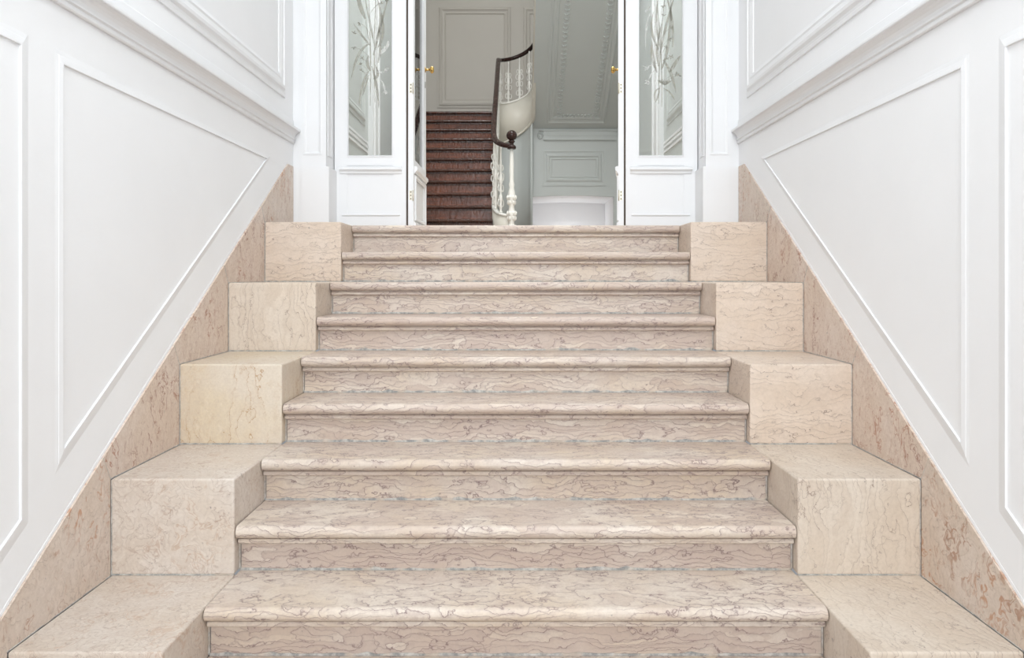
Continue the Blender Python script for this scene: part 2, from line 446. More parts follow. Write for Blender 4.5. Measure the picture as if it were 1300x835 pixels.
# ------------------------------------------------------------------ stone skirting slabs (raking)
SL = R / T
def zs(d): return 1.902 + SL * (d - 4.875)
def joint(a):                                  # foot of the perpendicular from a on the raking line
    d, z = a; g = (zs(d) - z) / (1 + SL * SL); return (d - SL * g, z + g)
for side, s in (('left', -1), ('right', 1)):
    bb = thing('baseboard_' + side, (s * HW, Y(0), FLOOR), 'raking fossil limestone skirting slabs along the %s wall beside the blocks' % side, 'baseboard', kind='structure')
    mats = ['skirt_g', 'skirt', 'skirt', 'skirt', 'skirt_g'] if side == 'left' else ['skirt_g', 'skirt', 'skirt', 'skirt', 'skirt_g']
    for j in range(5):
        A = (Y(2 * j), (2 * j + 1) * R)
        if j < 4:
            C = (Y(2 * j + 2), (2 * j + 3) * R)
            poly = [A, (Y(2 * j + 2), A[1]), C, joint(C), joint(A)]
            if j == 0: poly = [(A[0], FLOOR + .002), (A[0], A[1])] + poly[1:4] + [(A[0] - .5, zs(A[0] - .5)), (A[0] - .5, FLOOR + .002)]
        else:
            poly = [A, (PY - .002, A[1]), (PY - .002, 1.902), (4.875, 1.902), joint(A)]
        cx = sum(p[0] for p in poly) / len(poly); cz = sum(p[1] for p in poly) / len(poly)
        poly = [(cx + (p[0] - cx) * .997, cz + (p[1] - cz) * .997) for p in poly]
        f0 = lambda a, b: (s * HW, a, b); f1 = lambda a, b: (s * (WX + .004), a, b)
        MB().prism(poly, f0, f1).build('skirting_slab', M[mats[j]], bb)
        if j:                                  # dark joint between two slabs
            q = joint(A); dx = (q[0] - A[0], q[1] - A[1])
            jp = [(A[0] - .002, A[1]), (A[0] + .002, A[1]), (q[0] + .002, q[1]), (q[0] - .002, q[1])]
            MB().prism(jp, lambda a, b: (s * (HW - .0006), a, b), f1).build('joint_line', M['mortar'], bb)
    jm = MB()
    for j in range(5):
        y1 = Y(2 * j + 2) if j < 4 else PY
        z = (2 * j + 1) * R
        jm.box(min(s * (HW - .002), s * HW), max(s * (HW - .002), s * HW), Y(2 * j), y1, z, z + .0022)
    jm.build('foot_joint', M['mortar'], bb)
    # thin plaster lip over the slabs
    lp = [(Y(0) - .5, zs(Y(0) - .5)), (4.875, 1.902), (PY, 1.902), (PY, 1.914), (4.870, 1.914), (Y(0) - .5, zs(Y(0) - .5) + .012)]
    lo = MB().prism(lp, lambda a, b: (s * (WX - .001), a, b), lambda a, b: (s * (WX + .003), a, b)).build('trim_1' if s < 0 else 'trim_2', M['wall'])
    struct(lo, 'thin plaster lip along the top of the %s stone skirting' % side, 'trim')

# ------------------------------------------------------------------ wall mouldings
tn = [3]
def trim(mb, mat, label):
    o = mb.build('trim_%d' % tn[0], mat); tn[0] += 1
    return struct(o, label, 'moulding')
bead = [(0, 0), (.016, .0022), (.017, .0034), (.035, .0062), (.0398, .0062), (.041, 0)]
steps_prof = [(0, 0), (.002, .008), (.016, .010), (.020, .007), (.034, .009), (.046, .020), (.062, .022), (.070, .014), (.092, .011), (.102, .014), (.114, .009), (.126, .006), (.126, 0)]
for side, s in (('left', -1), ('right', 1)):
    f = lambda a, b, h: (s * (WX - h), a, b)
    zt = EYE + .70
    # triangular panel
    dn, df = (2.42, 4.55) if s < 0 else (2.46, 4.57)
    zb = EYE - .612 if s < 0 else EYE - .600
    trim(MB().loop([(dn, zb), (df, zt - .012), (dn, zt)], bead, f), M['white'], 'three-sided raised panel frame on the %s wall above the skirting' % side)
    # parallelogram panel nearer the entrance
    dq = 2.288 if s < 0 else 2.312
    zq = EYE - .718 if s < 0 else EYE - .690
    trim(MB().loop([(1.35, zq - (dq - 1.35) * SL), (dq, zq), (dq, zt), (1.35, zt)], bead, f), M['white'], 'four-sided raised panel frame on the %s wall at the photo edge' % side)
    # moulded rail
    rail = [(0, .838), (.010, .838), (.014, .842), (.014, .848), (.010, .851), (.010, .858), (.018, .862), (.018, .868), (.012, .872),
            (.015, .884), (.021, .895), (.030, .904), (.040, .909), (.048, .910), (.050, .914), (.050, .924), (.046, .927), (.022, .930), (.012, .938), (.007, .952), (.005, .985), (0, .990)]
    poly = [(s * (WX + .004 - (0.004 + p)), EYE + z) for p, z in rail] + [(s * (WX + .004), EYE + .99), (s * (WX + .004), EYE + .838)]
    trim(MB().yprism(poly, -1.0, PY + .012), M['white'], 'moulded horizontal wall rail high along the %s wall' % side)
    # stepped panel frames above the rail
    zu = EYE + 1.085
    trim(MB().loop([(2.35, zu), (4.82, zu), (4.82, zu + 2.2), (2.35, zu + 2.2)], steps_prof, f), M['white'], 'stepped upper panel frame on the %s wall above the rail' % side)

# ------------------------------------------------------------------ pilasters beside the screen
for side, s in (('left', -1), ('right', 1)):
    X = lambda a: s * a
    p = thing('trim_%d' % tn[0], (s * 1.29, PY, HF), 'white pilaster with plinth at the end of the %s wall' % side, 'pilaster', kind='structure'); tn[0] += 1
    def bx(mb, a, c, y0, y1, z0, z1): mb.box(min(s * a, s * c), max(s * a, s * c), y0, y1, z0, z1)
    # plinth
    zp = EYE + (350 - 211) * .00499
    q = MB(); bx(q, 1.185, 1.362, PY, DY + .06, HF + .001, zp - .006); bx(q, 1.362, WX, PY + .006, DY + .06, HF + .001, zp - .006)
    cap = [(1.185, zp - .006), (1.362, zp - .006), (1.358, zp), (1.189, zp)]
    q.yprism([(s * a, b) for a, b in cap], PY + .001, DY + .06); bx(q, 1.358, WX, PY + .008, DY + .06, zp - .006, zp)
    q.build('plinth', M['white'], p)
    # shaft: front with a sunken field, side return with a sunken field
    q = MB(); zt = CEIL
    fr = PY + .014
    bx(q, 1.372, WX, fr + .006, DY + .05, zp, zt)                     # wall-side strip
    bx(q, 1.206, 1.372, fr + .008, DY + .05, zp, zt)                  # core
    bx(q, 1.352, 1.372, fr, fr + .01, zp, zt); bx(q, 1.206, 1.232, fr, fr + .01, zp, zt)
    bx(q, 1.232, 1.352, fr, fr + .01, zp, zp + .075)
    q.build('shaft', M['white'], p)
    q = MB()
    zf = zp + .075
    q.loop([(1.232, zf), (1.352, zf), (1.352, zt - .1), (1.232, zt - .1)], [(0, .008), (0, .012), (.010, .012), (.016, .006), (.022, .004), (.022, 0), (0, 0)], lambda a, b, h: (s * a, fr + .008 - h, b))
    q.loop([(fr + .04, zf), (DY - .05, zf), (DY - .05, zt - .1), (fr + .04, zf + 3)], [(0, 0), (0, .004), (.010, .004), (.016, .001), (.016, 0)], lambda a, b, h: (s * (1.206 - h), a, b))
    q.build('panel_bead', M['white'], p)

# ------------------------------------------------------------------ glazed screen: two fixed sidelights
ZTOP = 4.05
GP = {}
for idx, (side, s) in enumerate((('left', -1), ('right', 1))):
    w = thing('window_%d' % (idx + 1), (s * .95, DY, HF), 'white %s sidelight with flower-etched glass beside the open doors' % side, 'window', kind='structure')
    def bx(mb, a, c, y0, y1, z0, z1): mb.box(min(s * a, s * c), max(s * a, s * c), y0, y1, z0, z1)
    g0, g1 = (.814, 1.117) if s < 0 else (.808, 1.110)
    zg = EYE + 151 * .00522
    q = MB(); bx(q, .727, g0, DY, DY + .05, HF + .001, ZTOP); bx(q, g1, 1.20, DY, DY + .05, HF + .001, ZTOP)
    bx(q, g0, g1, DY, DY + .05, ZTOP - .12, ZTOP); bx(q, g0, g1, DY + .006, DY + .05, HF + .001, zg)
    bx(q, g0, g1, DY, DY + .01, 1.94, zg)
    q.build('frame', M['white'], w)
    q = MB(); q.loop([(g0, zg), (g1, zg), (g1, ZTOP - .12), (g0, ZTOP - .12)], [(-.002, 0), (-.002, .005), (.004, .006), (.009, -.004), (.009, -.012), (0, -.012)], lambda a, b, h: (s * a, DY - h, b))
    q.build('glazing_bead', M['white'], w)
    # lower panel with cap moulding and fine reeding
    a0, a1 = .765, 1.150
    q = MB()
    nre = 16
    for i in range(nre):
        c0 = a0 + (a1 - a0) * i / nre; c1 = a0 + (a1 - a0) * (i + 1) / nre
        poly = [(c0 + .001, DY + .01), (c0 + .0035, DY + .0085), (c1 - .0035, DY + .0085), (c1 - .001, DY + .01)]
        q.zprism([(s * a, b) for a, b in poly], 1.622, 1.885)
    bx(q, a0, a1, DY - .002, DY + .012, 1.512 + .004, 1.608)
    q.build('lower_panel', M['white'], w)
    q = MB(); capp = [(DY + .01, 1.885), (DY - .008, 1.885), (DY - .010, 1.890), (DY - .012, 1.898), (DY - .022, 1.906), (DY - .030, 1.910), (DY - .030, 1.922), (DY - .014, 1.930), (DY + .01, 1.932)]
    q.xprism(capp, min(s * (a0 - .012), s * (a1 + .012)), max(s * (a0 - .012), s * (a1 + .012)))
    q.xprism([(DY + .01, 1.606), (DY - .008, 1.606), (DY - .012, 1.612), (DY - .008, 1.620), (DY + .01, 1.622)], min(s * a0, s * a1), max(s * a0, s * a1))
    q.build('cap_moulding', M['white'], w)
    q = MB(); bx(q, .7165, .7275, DY + .016, DY + .045, HF + .002, ZTOP - .02); q.build('dark_gap_strip', M['gap_dark'], w)  # dark brown strip added to darken the gap between frame and leaf
    gp = MB(); bx(gp, g0 + .002, g1 - .002, DY + .020, DY + .024, zg + .002, ZTOP - .122)
    GP[s] = (gp.build('glass_pane', M['glass'], w), g0, g1, zg)
# transom above the screen and doors
q = MB(); q.box(-WX, WX, DY - .02, DY + .1, ZTOP, CEIL)
struct(q.build('wall_screen', M['white']), 'white wall panel above the glazed door screen', 'wall')

# etched flowers: thin frosted blades on the pane
def blade(mb, x, z, pts, w, yy=None, fl=1):
    """curved tapering leaf; pts offsets from (x,z), w half-width"""
    ctl = [Vector((x + a * fl, z + b)) for a, b in pts]
    P = []
    n_ = 14
    for i in range(n_ + 1):
        t = i / n_
        if len(ctl) == 2: P.append(ctl[0].lerp(ctl[1], t))
        else:
            a = ctl[0].lerp(ctl[1], t); b = ctl[1].lerp(ctl[2], t); P.append(a.lerp(b, t))
    L, Rr = [], []
    for i, p in enumerate(P):
        d = (P[min(i + 1, n_)] - P[max(i - 1, 0)]).normalized(); nn = Vector((-d.y, d.x)); t = i / n_
        ww = w * (math.sin(PI * min(1, t * .92 + .08)) ** .8) + .0005
        L.append(p + nn * ww); Rr.append(p - nn * ww)
    poly = [(v.x, v.y) for v in L] + [(v.x, v.y) for v in reversed(Rr)]
    mb.yprism(poly, yy, yy + .0006)
def px(x, y): return ((x - 655) * .00523, EYE + (350 - y) * .00523)     # photo measure to metres on the pane
rnd = random.Random(3)
for s in (-1, 1):
    pane, g0, g1, zg = GP[s]
    yy = DY + .0192
    A, B = MB(), MB()
    cx = 470 if s < 0 else 839
    fl = 1
    def bl(mb, p0, p1, p2, w):
        a, b, c = px(*p0), px(*p1), px(*p2)
        blade(mb, 0, 0, [a, b, c], w * .0040, yy)
    if s < 0:
        bl(A, (470, 134), (472, 60), (466, -40), .9); bl(A, (476, 130), (474, 60), (478, -40), .9); bl(B, (479, 130), (481, 60), (472, -60), 1.0)
        for e_ in (((468, 56), (452, 64), (446, 100), 2.2), ((468, 90), (458, 108), (456, 134), 2.2), ((472, 84), (480, 110), (481, 138), 2.0), ((468, 95), (462, 115), (460, 122), 1.4),
                   ((470, 58), (458, 44), (449, 30), 1.6), ((474, 70), (482, 40), (494, -10), 2.0), ((476, 62), (470, 30), (462, -10), 1.6), ((480, 60), (490, 44), (484, 14), 2.6),
                   ((470, 90), (464, 80), (468, 70), 2.6), ((474, 100), (484, 98), (476, 82), 2.2), ((480, 80), (484, 60), (482, 34), 2.0), ((478, 50), (488, 20), (478, -4), 2.0)):
            bl(A, *e_)
        bl(A, (464, 24), (456, 8), (452, -14), 3.6); bl(A, (470, 60), (466, 40), (464, 24), .5)
        bl(B, (480, 70), (494, 60), (493, 50), 3.0); bl(B, (482, 100), (490, 108), (488, 120), 1.4); bl(B, (478, 90), (490, 96), (494, 84), 1.2)
        sprigs = [(457, 30), (449, 42), (449, 60), (460, 74), (458, 82), (459, 90), (483, 4), (490, 2)]
        fine = [(488, 92), (489, 116), (492, 88)]
    else:
        bl(A, (840, 136), (842, 60), (830, -30), .9); bl(A, (836, 132), (836, 60), (848, -40), .9); bl(B, (833, 130), (830, 60), (832, -40), 1.0)
        for e_ in (((840, 88), (852, 60), (852, -10), 2.2), ((842, 76), (854, 92), (858, 118), 2.4), ((836, 62), (822, 40), (830, 14), 1.8), ((838, 70), (842, 40), (858, -10), 2.0),
                   ((850, 92), (856, 82), (864, 70), 3.0), ((834, 92), (826, 72), (828, 50), 2.6), ((842, 112), (852, 116), (857, 128), 1.2), ((838, 112), (828, 114), (832, 130), 1.2),
                   ((838, 60), (830, 30), (836, -6), 1.8), ((838, 108), (836, 124), (832, 130), 1.2), ((854, 60), (856, 20), (844, -10), 2.0), ((836, 84), (832, 60), (840, 30), 2.2)):
            bl(A, *e_)
        for k in range(9): bl(A, (844, 108), (838 + k * 1.6, 104), (834 + k * 2.4, 100 + abs(k - 4) * .4), .9)
        bl(B, (826, 16), (818, 30), (820, 66), 1.4); bl(B, (830, 90), (822, 100), (822, 108), 1.2); bl(B, (834, 80), (824, 84), (820, 86), .9)
        sprigs = [(843, 20), (852, 36), (850, 50), (846, 60), (852, 72), (846, 74), (858, 94), (862, 96), (842, 8)]
        fine = [(820, 86), (822, 104), (822, 12)]
    for (a, b) in sprigs:
        for k in range(4):
            an = rnd.random() * 6.28
            bl(A, (a, b), (a + 1.5 * math.cos(an), b + 1.5 * math.sin(an)), (a + 3.6 * math.cos(an), b + 3.6 * math.sin(an)), .8)
        bl(A, (a, b), ((a + cx) / 2, b + 1), (cx, b + 14), .22)
    for (a, b) in fine:
        for k in range(5):
            an = rnd.random() * 6.28
            bl(B, (a, b), (a + 2 * math.cos(an), b + 2 * math.sin(an)), (a + 4.5 * math.cos(an), b + 4.5 * math.sin(an)), .7)
    A.build('etched_flowers', M['etch'], pane); B.build('etched_grasses', M['etch2'], pane)

# ------------------------------------------------------------------ double doors
def door(idx, s, ang, label):
    """leaf built closed-over at the hinge, local x along the leaf, then turned into the hall"""
    LW, TH = .72, .036
    hx, hy = s * .7140, DY + .008
    d = thing('door_%d' % idx, (0, 0, 0), label, 'door', kind='structure')
    H = ZTOP - HF - .03; z0 = .006
    gx0, gx1 = (.075, .60); gz = .475
    P = {}
    q = MB(); q.box(0, gx0, -TH / 2, TH / 2, z0, H); q.box(gx1, LW, -TH / 2, TH / 2, z0, H)
    q.box(gx0, gx1, -TH / 2, TH / 2, H - .12, H); q.box(gx0, gx1, -TH / 2, TH / 2, .40, gz); q.box(gx0, gx1, -TH / 2 + .008, TH / 2 - .008, z0, .40)
    fr = q.build('leaf_frame', M['white'], d)
    q = MB(); q.box(gx0 + .001, gx1 - .001, -.002, .002, gz, H - .121); q.build('glass_pane', M['glass'], d)
    q = MB()
    for sd in (-1, 1):
        capp = [(.382, TH / 2), (.385, TH / 2 + .008), (.395, TH / 2 + .010), (.402, TH / 2 + .020), (.410, TH / 2 + .021), (.422, TH / 2 + .021), (.428, TH / 2 + .012), (.430, TH / 2)]
        q.prism(capp, lambda a, b: (.03, sd * b, a), lambda a, b: (LW - .03, sd * b, a))
        q.loop([(.06, .07), (LW - .06, .07), (LW - .06, .37), (.06, .37)], [(0, 0), (0, .010), (.012, .010), (.018, .004), (.024, .004), (.024, 0)], lambda a, b, h: (a, sd * (TH / 2 + h), b))
        q.prism([(z0, TH / 2), (z0, TH / 2 + .012), (.05, TH / 2 + .012), (.06, TH / 2)], lambda a, b: (.02, sd * b, a), lambda a, b: (LW - .02, sd * b, a))
    q.build('panel_moulding', M['white'], d)
    zk = EYE + 265 * .0058 - HF
    for sd in (-1, 1):
        q = MB(); pr = [(.020, 0), (.020, .004), (.009, .006), (.008, .030), (.012, .034), (.024, .042), (.027, .050), (.025, .060), (.016, .066), (.004, .068)]
        q.lathe([(r, sd * (TH / 2 + h)) for r, h in pr], (LW - .06, 0, zk), 18, 'y')
        q.build('knob', M['brass'], d)
        q = MB(); q.prism([(LW - .066, zk - .135), (LW - .054, zk - .135), (LW - .056, zk - .09), (LW - .064, zk - .09)], lambda a, b: (a, sd * TH / 2, b), lambda a, b: (a, sd * (TH / 2 + .003), b))
        q.build('keyhole_plate', M['hole'], d)
    for zh in (EYE + (350 - 112) * .00522 - HF, EYE + (350 - 248) * .00522 - HF, 2.1):
        q = MB(); q.box(-.0018, .001, -.008, .010, zh - .032, zh + .032)
        q.lathe([(.004, -.036), (.004, .036)], (-.004, s * .015, zh), 10)
        h = q.build('hinge', M['hinge'], d)
        q = MB()
        for k in (-1, 0, 1): q.lathe([(.0045, -.0025), (.0045, -.0016)], (0, 0.0, zh + k * .022), 8, 'x')
        q.build('screw', M['hole'], h)
    d.location = (hx - s * TH / 2, hy, HF); d.rotation_euler = (0, 0, ang)
door(1, -1, math.radians(90), 'open white glazed door leaf on the left, its glass seen edge-on')
door(2, 1, math.radians(81.5), 'open white glazed door leaf on the right, seen as a thin edge')

# ------------------------------------------------------------------ stair hall shell
struct(MB().box(-1.6, 1.6, DY - .02, BW, HF - .2, HF).build('floor_hall', M['block_h']), 'pale stone floor of the stair hall behind the doors', 'floor')
for side, s in (('left', -1), ('right', 1)):
    a, b_ = sorted((s * HX, s * (HX + .2)))
    struct(MB().box(a, b_, DY + .1, BW + .6, HF - .2, 7).build('wall_hall_' + side, M['hall']), 'pale grey side wall of the stair hall on the %s' % side, 'wall')
    q = MB(); q.box(min(s * (HX), s * (HX - .05)), max(s * HX, s * (HX - .05)), 8.0, 8.42, HF, 6.9)
    q.box(min(s * HX, s * (HX - .065)), max(s * HX, s * (HX - .065)), 8.06, 8.10, HF, 6.9); q.box(min(s * HX, s * (HX - .065)), max(s * HX, s * (HX - .065)), 8.30, 8.34, HF, 6.9)
    trim(q, M['white'], 'white pilaster strip on the %s wall of the stair hall' % side)
    q = MB(); fz = HF + .93
    for dz in (0, .05, .09): q.box(min(s * HX, s * (HX - .012)), max(s * HX, s * (HX - .012)), DY + .3, 7.95, fz + dz, fz + dz + .022)
    trim(q, M['white'], 'dado rail on the %s wall of the stair hall' % side)
    q = MB(); q.loop([(5.6, fz + .25), (7.8, fz + .25), (7.8, 4.8), (5.6, 4.8)], steps_prof, lambda a, b, h: (s * (HX - h), a, b))
    trim(q, M['hall'], 'panel frame on the %s wall of the stair hall' % side)
struct(MB().box(-1.7, 1.7, DY + .1, BW + .6, 7, 7.2).build('ceiling_hall', M['ceil']), 'white ceiling of the stair hall', 'ceiling')
struct(MB().box(-HX, HX, BW, BW + .2, HF + .9, 7).build('wall_back', M['hallwarm']), 'warm grey panelled back wall at the top of the wooden stairs', 'wall')
q = MB()
fb = lambda a, b, h: (a, BW - h, b)
mz = lambda y: EYE + (350 - y) * BW / 1000
mx_ = lambda x: (x - 655) * BW / 1000
pp = [(0, 0), (0, .012), (.03, .014), (.045, .026), (.07, .030), (.085, .016), (.11, .010), (.13, .014), (.14, 0)]
q.loop([(mx_(555), mz(137)), (mx_(651), mz(137)), (mx_(651), mz(7)), (mx_(555), mz(7))], pp, fb)
trim(q, M['hallwarm'], 'large panel frame on the back wall above the wooden stairs')
q = MB(); q.loop([(mx_(662), mz(137)), (mx_(760), mz(137)), (mx_(760), mz(7)), (mx_(662), mz(7))], pp, fb)
trim(q, M['hallwarm'], 'second panel frame on the back wall, partly behind the stair string')

# wall with the low niche under the landing
kx = lambda x: (x - 655) * NW / 1000
kz = lambda y: EYE + (350 - y) * NW / 1000
nx0, nx1 = .22, 1.43
ztn = kz(249.5); ZW = kz(160)
q = MB()
arch = [(nx0 + (nx1 - nx0) * i / 16, ztn + .02 * math.sin(PI * i / 16)) for i in range(17)]
poly = [(-.02, HF), (nx0, HF)] + arch + [(nx1, HF), (HX, HF), (HX, ZW), (-.02, ZW)]
q.yprism(poly, NW, NW + .10)
struct(q.build('wall_niche', M['hall']), 'pale grey wall with a low lit niche under the upper stair flight', 'wall')
q = MB(); yb = 12.66; y0n = NW + .101
up = [(x, z + .03) for x, z in reversed(arch)]
q.yprism(arch + up, y0n, yb)
q.box(nx0 - .03, nx0, y0n, yb, HF + .001, ztn); q.box(nx1, nx1 + .03, y0n, yb, HF + .001, ztn)
q.box(nx0 - .03, nx1 + .03, yb, yb + .03, HF + .001, ztn + .06)
no = q.build('wall_niche_lining', M['niche']); struct(no, 'white lining of the low lit niche', 'wall')
fn = lambda a, b, h: (a, NW - h, b)
q = MB(); q.loop([(kx(688), kz(236)), (kx(769), kz(236)), (kx(769), kz(190)), (kx(688), kz(190))],
                 [(0, 0), (0, .010), (.03, .012), (.04, .004), (.06, .006), (.075, .018), (.10, .02), (.11, .006), (.12, .006), (.13, .012), (.145, .010), (.15, 0)], fn)
trim(q, M['hall'], 'oblong panel frame on the wall above the niche')
q = MB(); q.box(kx(690), HX - .04, NW - .02, NW, kz(176), kz(166)); q.box(kx(690), HX - .04, NW - .03, NW, kz(178), kz(176)); q.box(kx(690), HX - .04, NW - .028, NW, kz(172.4), kz(171)); q.box(kx(684), HX - .02, NW - .035, NW, kz(166.3), kz(165))
sp = [(kx(686) + .045 * (1 - i / 40) * math.cos(i * .42), NW - .012, kz(172.5) + .055 * (1 - i / 40) * math.sin(i * .42)) for i in range(40)]
q.tube(sp, .009, 6, up=(0, 1, 0)); q.ico((kx(686), NW - .01, kz(172.5)), .018, (1, .8, 1), None, 2)
trim(q, M['hall'], 'frieze moulding with a scroll end over the niche wall')

# ------------------------------------------------------------------ wooden staircase with iron balustrade
ST = thing('wooden_staircase', (-.85, 8.4, HF), 'dark red-brown wooden staircase with white iron balusters beyond the open doors', 'staircase')
D0, Z0, TR, RS = 8.68, EYE + .628, .27, .175
XR = -.262; XL = -HX + .004
for k in range(-1, 11):
    zt = Z0 + RS * k; y0 = D0 + TR * k
    back = y0 + TR + .04 if k < 10 else BW - .002
    zb = max(HF + .001, zt - RS)
    q = MB(); r = .021
    prof = [(back, zt), (y0 + r, zt)] + [(y0 + r + r * math.cos(PI / 2 + PI * i / 6), zt - r + r * math.sin(PI / 2 + PI * i / 6)) for i in range(7)] + [(y0 + .026, zt - 2 * r), (y0 + .028, zt - 2 * r - .018), (back, zt - 2 * r - .018)]
    q.xprism(prof, XL, XR if k < 10 else XR)
    stp = q.build('stair_step', M['wood_dark'], ST)
    q = MB(); q.box(XL, XR - .001, y0 + .036, y0 + .056, zb, zt - 2 * r - .017); q.build('riser', M['wood'], stp)
# landing to the right of the well, over the niche wall
q = MB(); q.box(XR + .002, HX - .004, 11.62, BW - .002, Z0 + RS * 10 - .18, Z0 + RS * 10); q.build('landing', M['wood'], ST)

CY, CR = 11.2, .25
zl = lambda y, d: EYE + (350 - y) * d / 1000
def well(f_left, f_arc, ys, n_arc=18, right_to=8.6, n_right=6):
    pass
# centre line of the string (x, y) with top and bottom heights
path = []
def add(x, y, top, bot): path.append((x, y, top, bot))
s_top0 = EYE + .83; sl1 = (zl(131, 11.2) - s_top0) / (11.2 - 9.0)
for i in range(7):                                           # curl at the foot, towards the newel
    a = i / 6 * PI / 2
    add(-.06 - .19 * math.sin(a), 8.90 - .52 * math.cos(a), EYE + .64 + .17 * (i / 6) ** 2, HF + .002)
for i in range(1, 13):
    y = 9.0 + 2.2 * i / 12
    add(-.25, y, s_top0 + sl1 * (y - 9.0), HF + .002 if y < 9.6 else s_top0 + sl1 * (y - 9.0) - .56 - .02 * i)
zt_l, zt_r = zl(131, 11.2), zl(107, 11.2)
zb_l, zb_r = path[-1][3], zl(146, 11.2)
for i in range(1, 19):
    a = PI - PI * i / 18; t = i / 18
    add(CR * math.cos(a), CY + CR * math.sin(a), zt_l + (zt_r - zt_l) * (t * .3 + .7 * t * t), zl(184, 11.2) + (zb_r - zl(184, 11.2)) * (t ** 1.35))
for i in range(1, 12):
    y = 11.2 - 2.6 * i / 11
    add(.25, y, zt_r + .70 * (11.2 - y), zb_r + .70 * (11.2 - y) + .12 * min(1, i / 2))
q = MB()
A_, B_, C_, D_ = [], [], [], []
for i, (x, y, tz, bz) in enumerate(path):
    p0 = Vector(path[max(i - 1, 0)][:2]); p1 = Vector(path[min(i + 1, len(path) - 1)][:2]); d = (p1 - p0).normalized(); nn = Vector((-d.y, d.x))
    th = .018
    for lst, sg, z in ((A_, 1, tz), (B_, -1, tz), (C_, -1, bz), (D_, 1, bz)):
        lst.append(q.bm.verts.new((x + nn.x * th * sg, y + nn.y * th * sg, z)))
for i in range(len(path) - 1):
    for P_, Q_ in ((A_, B_), (B_, C_), (C_, D_), (D_, A_)):
        q.face([P_[i], P_[i + 1], Q_[i + 1], Q_[i]], P_ is B_ or P_ is D_)
q.face([A_[0], B_[0], C_[0], D_[0]]); q.face([A_[-1], B_[-1], C_[-1], D_[-1]])
string = q.build('string', M['string'], ST)
bev = [(.024, -.012), (.024, .006), (.016, .016), (-.016, .016), (-.024, .006), (-.024, -.012)]
q = MB(); q.sweep([(x, y, tz) for x, y, tz, bz in path], bev); q.build('string_capping', M['iron'], string)
q = MB(); q.sweep([(x, y, bz) for x, y, tz, bz in path[18:]], [(.026, -.012), (.026, .012), (-.026, .012), (-.026, -.012)]); q.build('string_bead', M['string'], string)
# curved wall of the well below the string and spandrel beneath the first flight
q = MB(); pw = [(-.262 + .0, 9.6)] + [(-.262, 9.6 + 1.6 * i / 6) for i in range(1, 7)] + [((CR + .012) * math.cos(PI - PI * i / 14), CY + (CR + .012) * math.sin(PI - PI * i / 14)) for i in range(1, 13)]
tops = []
for (x, y) in pw:
    best = min(path, key=lambda p: (p[0] - x) ** 2 + (p[1] - y) ** 2); tops.append(best[3] + .06 if best[3] > HF + .1 else best[2] - .03)
lo = [q.bm.verts.new((x, y, HF + .001)) for x, y in pw]; hi = [q.bm.verts.new((x, y, z)) for (x, y), z in zip(pw, tops)]
for i in range(len(pw) - 1): q.face([lo[i], lo[i + 1], hi[i + 1], hi[i]], True)
sw = q.build('spandrel', M['hall'], ST)
sol = sw.modifiers.new('thick', 'SOLIDIFY'); sol.thickness = .012; sol.offset = 0
# balusters
def baluster(x, y, z0, z1, dx, dy):
    h = z1 - z0; q = MB()
    pr = [(.020, 0), (.020, .02), (.012, .03), (.015, .06), (.022, .09), (.014, .12), (.018, .16), (.024, .20), (.020, .25), (.010, .28), (.014, .31), (.010, .34),
          (.012, .40), (.024, .45), (.026, .50), (.018, .55), (.011, .58), (.016, .61), (.010, .64), (.013, .70), (.010, .80), (.008, .92), (.012, .94), (.009, 1.0)]
    q.lathe([(r * .9, z0 + t * h) for r, t in pr], (x, y, 0), 8)
    for (c, r) in ((.14, .030), (.36, .030), (.53, .034), (.66, .024)):     # cast scrolls either side
        for sg in (-1, 1):
            q.tube([(x + dx * sg * (.012 + r * .62 + r * .62 * math.cos(2 * PI * i / 10)), y + dy * sg * (.012 + r * .62 + r * .62 * math.cos(2 * PI * i / 10)), z0 + h * c + r * 1.2 * math.sin(2 * PI * i / 10)) for i in range(10)], .0055, 5, up=(-dy, dx, 0), closed=True)
    q.ico((x, y, z0 + h * .50), .022, (1, 1, 1.2), None, 2)
    return q.build('baluster', M['iron'], ST)
# handrail
rp = [(-.045, 8.30, EYE + 1.365), (-.085, 8.305, EYE + 1.365), (-.125, 8.325, EYE + 1.375), (-.165, 8.37, EYE + 1.395), (-.20, 8.44, EYE + 1.425), (-.225, 8.53, EYE + 1.465), (-.24, 8.64, EYE + 1.52), (-.248, 8.75, EYE + 1.58)]
r1 = zl(76, 11.2)
for i in range(1, 13):
    y = 8.75 + 2.45 * i / 12; rp.append((-.25, y, EYE + 1.58 + (r1 - EYE - 1.58) * i / 12))
r2 = zl(50, 11.2)
for i in range(1, 19):
    a = PI - PI * i / 18; t = i / 18; rp.append((CR * math.cos(a) + .045 * t ** 4, CY + CR * math.sin(a), r1 + (r2 - r1) * (.4 * t + .6 * t * t)))
for i in range(1, 10): rp.append((.298, 11.2 - 2.4 * i / 9, r2 + .7 * 2.4 * i / 9))
rr = [Vector(p) for p in rp]
for _ in range(2):
    nx_ = [rr[0]]
    for a, b_ in zip(rr, rr[1:]): nx_ += [a.lerp(b_, .25), a.lerp(b_, .75)]
    rr = nx_ + [rr[-1]]
q = MB(); q.sweep(rr, [(.029, -.010), (.032, .008), (.028, .022), (.014, .031), (-.014, .031), (-.028, .022), (-.032, .008), (-.029, -.010), (-.014, -.020), (.014, -.020)])
q.build('handrail', M['rail'], ST)
def at_path(lst, f):
    """point at fraction f of index range"""
    i = min(int(f), len(lst) - 2); t = f - i
    return tuple(a + (b - a) * t for a, b in zip(lst[i], lst[i + 1]))
def nearest_rail(x, y): return min(rp, key=lambda p: (p[0] - x) ** 2 + (p[1] - y) ** 2)[2]
